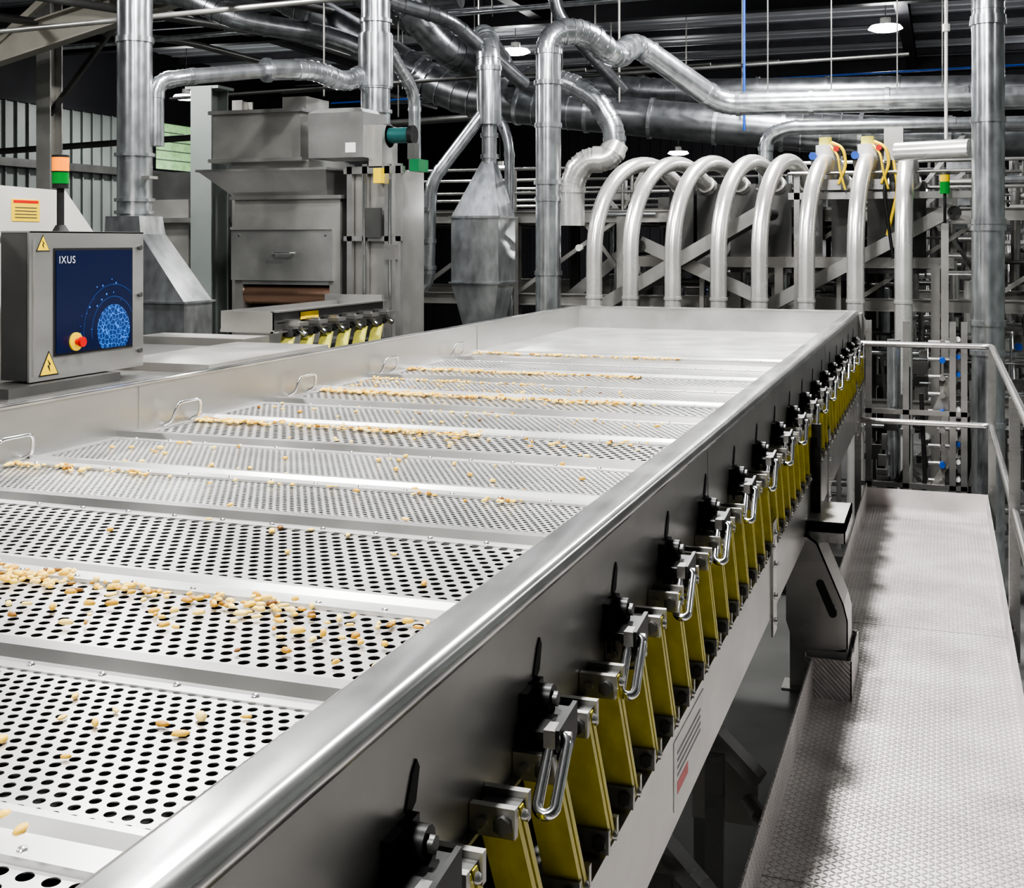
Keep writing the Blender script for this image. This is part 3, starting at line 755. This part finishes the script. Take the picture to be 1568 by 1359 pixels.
for x in [-6.5+1.15*i for i in range(8)]:
    b.ibeam((x,12,2.0),(x,16.5,2.0),.08,.12,'machine_dark')
    b.beam((x,12,1.2),(x+1.15,12,2.0),.04,.04,'machine_grey'); b.cyl((x,12,2.0),(x,12,2.5),.016,'stainless',8)
b.box(-6.5,-.6,12,16.5,2.06,2.08,'machine_dark')
b.obj('frame',sp_)
b=MB()
for (xa,za,xb,zb,y) in ((-3.2,1.0,-1.5,2.0,11.3),(-1.9,.9,.1,2.0,11.6),(-4.6,.4,-3.0,1.7,12.6),(-2.7,1.7,-1.6,1.2,11.5)):
    b.beam((xa,y,za),(xb,y,zb),.4,.05,'machine_dark'); b.beam((xa,y-.22,za+.04),(xb,y-.22,zb+.04),.02,.12,'stainless_side')
    b.cyl((xa,y-.24,za),(xa,y+.24,za),.06,'machine_dark',14); b.cyl((xb,y-.24,zb),(xb,y+.24,zb),.06,'machine_dark',14)
    xm=(xa+xb)/2; b.box(xm-.02,xm+.02,y-.02,y+.02,GZ,(za+zb)/2,'machine_grey')
b.obj('inclined_belts',sp_)
b=MB()
for i in range(380):
    x=rnd.uniform(-3.5,.95); y=rnd.uniform(11.9,13.6); z=rnd.uniform(-.9,2.35); t=rnd.random()
    if t<.33:
        L=rnd.uniform(.2,1.0); b.cyl((x,y,z),(min(x+L,1.2),y,z),rnd.choice((.012,.02,.035)),rnd.choice(('stainless','galvanised','machine_grey','machine_dark')),8)
    elif t<.62:
        L=rnd.uniform(.3,1.0); b.cyl((x,y,z-L/2),(x,y,z+L/2),rnd.choice((.012,.02,.045)),rnd.choice(('stainless','galvanised','tube_bright','machine_dark')),8)
    elif t<.8:
        w=rnd.uniform(.06,.25); b.box(x,x+w,y,y+w,z,z+w*1.3,rnd.choice(('machine_grey','machine_dark','stainless_side','machine_dark')))
    elif t<.92:
        b.beam((x,y,z),(x+rnd.uniform(-.5,.5),y,z+rnd.uniform(.3,.7)),.03,.04,rnd.choice(('machine_grey','stainless','machine_dark')))
    else: b.cyl((x,y,z),(x,y-.08,z),.035,rnd.choice(('blue_paint','white_paint','machine_dark','red_paint')),10)
for i in range(220):
    x=rnd.uniform(-.75,1.0); y=rnd.uniform(14.5,19); z=rnd.uniform(-.9,2.8); t=rnd.random()
    m=rnd.choice(('tube_bright','stainless','machine_dark','galvanised','machine_dark','machine_grey'))
    if t<.4: b.cyl((x,y,z),(x+rnd.uniform(.3,1.3),y,z),rnd.choice((.02,.03,.05)),m,8)
    elif t<.75: b.cyl((x,y,z-.5),(x,y,z+.5),rnd.choice((.02,.035,.06)),m,8)
    else:
        w=rnd.uniform(.1,.35); b.box(x,x+w,y,y+w,z,z+w,m)
b.obj('process_piping',sp_)
b=MB()
for i in range(12):
    z=2.0-.24*i; b.box(-.15+.0*i,.75,17.5-.22*i,17.72-.22*i,z,z+.03,'stainless')
b.beam((-.17,17.7,2.05),(-.17,15.0,-.85),.03,.16,'stainless'); b.beam((.77,17.7,2.05),(.77,15.0,-.85),.03,.16,'stainless')
b.pipe([(-.17,17.7,2.95),(-.17,15.0,.1)],.02,'tube_bright',8); b.pipe([(.77,17.7,2.95),(.77,15.0,.1)],.02,'tube_bright',8)
b.obj('stairs',sp_)

b=MB()
b.cyl((.02,10.9,1.9),(.02,10.9,2.15),.012,'rubber_and_void',8); b.cyl((.02,10.9,2.15),(.02,10.9,2.25),.04,'green_glow',16); b.cyl((.02,10.9,2.25),(.02,10.9,2.31),.04,'yellow_paint',16)
b.cyl((.02,10.9,2.31),(.02,10.9,2.33),.042,'machine_dark',16); b.box(-.01,.05,10.87,10.93,GZ,1.9,'machine_grey')
b.obj('status_beacon_post')
b=MB(); b.cyl((.03,10.8,2.6),(.03,10.8,RZ),.014,'white_paint',8); b.cyl((.03,10.8,3.5),(.03,10.8,3.56),.03,'white_paint',8); b.obj('drop_conduit')

b=MB()
for x in (-.55,-.28,.05,.13): b.box(x,x+.045,9.6,9.645,GZ,1.15,'stainless')
for z in (.45,-.1,-.55):
    b.box(-.6,.18,9.6,9.64,z,z+.035,'stainless')
b.cyl((-.35,9.75,GZ),(-.35,9.75,1.0),.05,'galvanised',16); b.flange((-.35,9.75,.35),.05,'galvanised'); b.flange((-.35,9.75,-.3),.05,'galvanised')
for i in range(14):
    z=-.7+i*.13
    b.cyl((-.1,9.72,z),(.17,9.72,z),.014,'stainless',8); b.cyl((.0,9.7,z),(.0,9.62,z),.022,'blue_paint' if i%3==0 else 'stainless',10); b.cyl((.11,9.7,z+.03),(.11,9.62,z+.03),.018,rnd.choice(('white_paint','machine_dark','blue_paint')),10)
    b.box(.05,.09,9.62,9.70,z-.02,z+.02,'machine_dark')
for i in range(44):
    x=rnd.uniform(-.52,.08); z=rnd.uniform(-.95,.9); y=rnd.uniform(9.68,9.82); w=rnd.uniform(.03,.10)
    b.box(x,x+w,y,y+w*.5,z,z+w*1.4,rnd.choice(('machine_dark','machine_dark','machine_grey','black_steel','stainless')))
b.beam((-.5,9.7,-.9),(.15,9.7,.3),.04,.04,'machine_grey'); b.beam((-.1,9.72,.3),(.15,9.72,.9),.03,.08,'machine_grey')
b.pipe([(-.45,9.7,-.9),(-.45,9.7,-.2),(-.25,9.7,0),(-.25,9.7,.8)],.022,'rubber_and_void',10,.1)
b.pipe([(-.20,9.7,-.9),(-.22,9.7,-.4),(-.12,9.7,-.1),(-.15,9.7,.6)],.016,'rubber_and_void',10,.1)
b.cyl((-.18,9.7,-.55),(-.18,9.7,-.15),.06,'white_paint',16)
b.obj('valve_manifold')

b=MB()
b.ibeam((-11,13,GZ),(-11,13,RZ-.6),.22,.22,'machine_grey',.02); b.beam((-11,13,3.4),(-9.6,13,4.9),.06,.06,'machine_dark')
b.obj('steel_column')
b=MB()
b.ibeam((-7.25,11,GZ),(-7.25,11,3.35),.25,.3,'wall_metal',.02); b.box(-7.45,-7.05,10.85,11.15,3.33,3.36,'wall_metal')
b.ibeam((-6.85,11,GZ),(-6.85,11,3.2),.12,.2,'machine_grey',.015)
b.obj('support_column')
b=MB()
b.box(-8.5,-7.5,11.3,11.9,GZ,2.5,'machine_dark'); b.box(-8.2,-7.7,11.28,11.3,1.2,2.2,'machine_grey')
b.box(-7.0,-6.0,11.4,11.9,GZ,2.2,'machine_grey')
for x in (-6.9,-6.6,-6.3): b.box(x,x+.06,11.36,11.4,.4,2.1,'stainless_side')
b.box(-8.6,-5.9,11.2,11.26,1.95,2.0,'stainless_side')
b.obj('equipment_housing')
b=MB()
for x in (-10.5,-8.9,-7.0):
    b.pipe([(x,9,4.2),(x+.3,15,4.6),(x+.3,24,4.6)],.05,'machine_dark',10,.4)
b.pipe([(-15,11,4.0),(-5.5,10.8,4.15),(1.6,10.6,4.05)],.03,'machine_grey',10,.4)
b.pipe([(-15,14,4.4),(7.8,14,4.8)],.035,'galvanised',10,.4)
b.pipe([(-9,17,3.9),(7.8,17,4.1)],.015,'blue_paint',8,.4)
b.pipe([(-1.95,12.8,2.9),(-1.95,12.8,RZ)],.014,'blue_paint',8,.4)
b.pipe([(-15,16,3.2),(-6,16,3.5)],.05,'machine_dark',10,.4)
for k in range(10):
    y=12+k*.9; x=-8+rnd.uniform(0,5)
    b.pipe([(x,y,RZ),(x,y,rnd.uniform(3.2,4.6))],.012,'machine_grey',6,.1)
    b.pipe([(x-2,y,3.4+.13*k),(x+3,y,3.5+.13*k)],.02,'machine_dark',6,.1)
for x in (-13,-9,-5.2,-1.0,1.5,4.0): b.cyl((x,14,4.5),(x,14,RZ),.01,'machine_dark',6)
b.obj('conduits',dw)

# ------------------------------------------------------------------ high bay lights
def lamp(x,y,z,p,size=.35,up=6):
    e=empty('high_bay_light'); 
    m=MB(); m.cyl((x,y,z+.02),(x,y,z+.10),.24,'machine_dark',20,.12); m.cyl((x,y,z+.10),(x,y,z+.2),.08,'machine_dark',14)
    # luminous refractor bowl above the area source
    m.sweep([(x,y,z-.005),(x,y,z+.03),(x,y,z+.08)],[.17,.26,.22],'lamp_glow',24); m.cyl((x,y,z+.2),(x,y,RZ),.008,'machine_dark',6)
    m.obj('fixture',e)
    l=bpy.data.lights.new('lamp','AREA'); l.shape='DISK'; l.size=size; l.energy=p; l.color=(1,.995,.985)
    o=bpy.data.objects.new('lamp',l); COL.objects.link(o); o.location=(x,y,z-.02); o.parent=e
    if up:
        l=bpy.data.lights.new('uplight','POINT'); l.energy=up; l.shadow_soft_size=.1  # added point light spilling upward to brighten the roof
        o=bpy.data.objects.new('uplight',l); COL.objects.link(o); o.location=(x,y+.36,z+.15); o.parent=e
for y in (-1.5,2.8,7.2): lamp(-1.32,y,5.0,260,.22,up=0)
lamp(-1.25,11.3,5.0,220,up=15)
lamp(-3.9,5.8,5.0,150,up=0)  # unseen lamp added to brighten the fronts of the background ducts
for y in (0,9.5): lamp(-7.2,y,5.0,170,up=0)
lamp(5.5,5,5,50,up=0)  # unseen fill lamp added to light the tray side panel
for (x,y,z) in ((-.83,19.7,5.0),(-11.5,8,5),(-7,20,5.0),(3.6,16,5),(-13.7,20,4.47),(-6.2,30,3.9),(-10.2,28,3.5),(-6.6,14,5),(3,26,5)): lamp(x,y,z,140,up=55)  # some are unseen, added at the right to brighten the roof and background
for (x,y,z) in ((-.80,19.0,1.62),(-.3,20,2.55),(.35,19.5,2.2)):
    e=empty('work_light'); m=MB(); m.box(x-.09,x+.09,y,y+.06,z-.06,z+.06,'machine_dark'); m.box(x-.08,x+.08,y-.01,y,z-.05,z+.05,'lamp_glow'); m.cyl((x,y+.03,GZ),(x,y+.03,z-.06),.02,'machine_dark',8); m.obj('fixture',e)
    l=bpy.data.lights.new('lamp','POINT'); l.energy=22; l.shadow_soft_size=.08
    o=bpy.data.objects.new('lamp',l); COL.objects.link(o); o.location=(x,y-.15,z); o.parent=e

w=bpy.data.worlds.new('World'); S.world=w; w.use_nodes=True
w.node_tree.nodes['Background'].inputs[0].default_value=(.58,.65,.72,1); w.node_tree.nodes['Background'].inputs[1].default_value=.03

# ------------------------------------------------------------------ camera
c=bpy.data.cameras.new('camera'); c.sensor_width=36; c.lens=42.84; c.shift_y=-.198; c.clip_start=.05; c.clip_end=200
o=bpy.data.objects.new('camera',c); COL.objects.link(o); o.location=(0,0,1.75); o.rotation_euler=(math.radians(90),0,math.radians(19.45))
S.camera=o
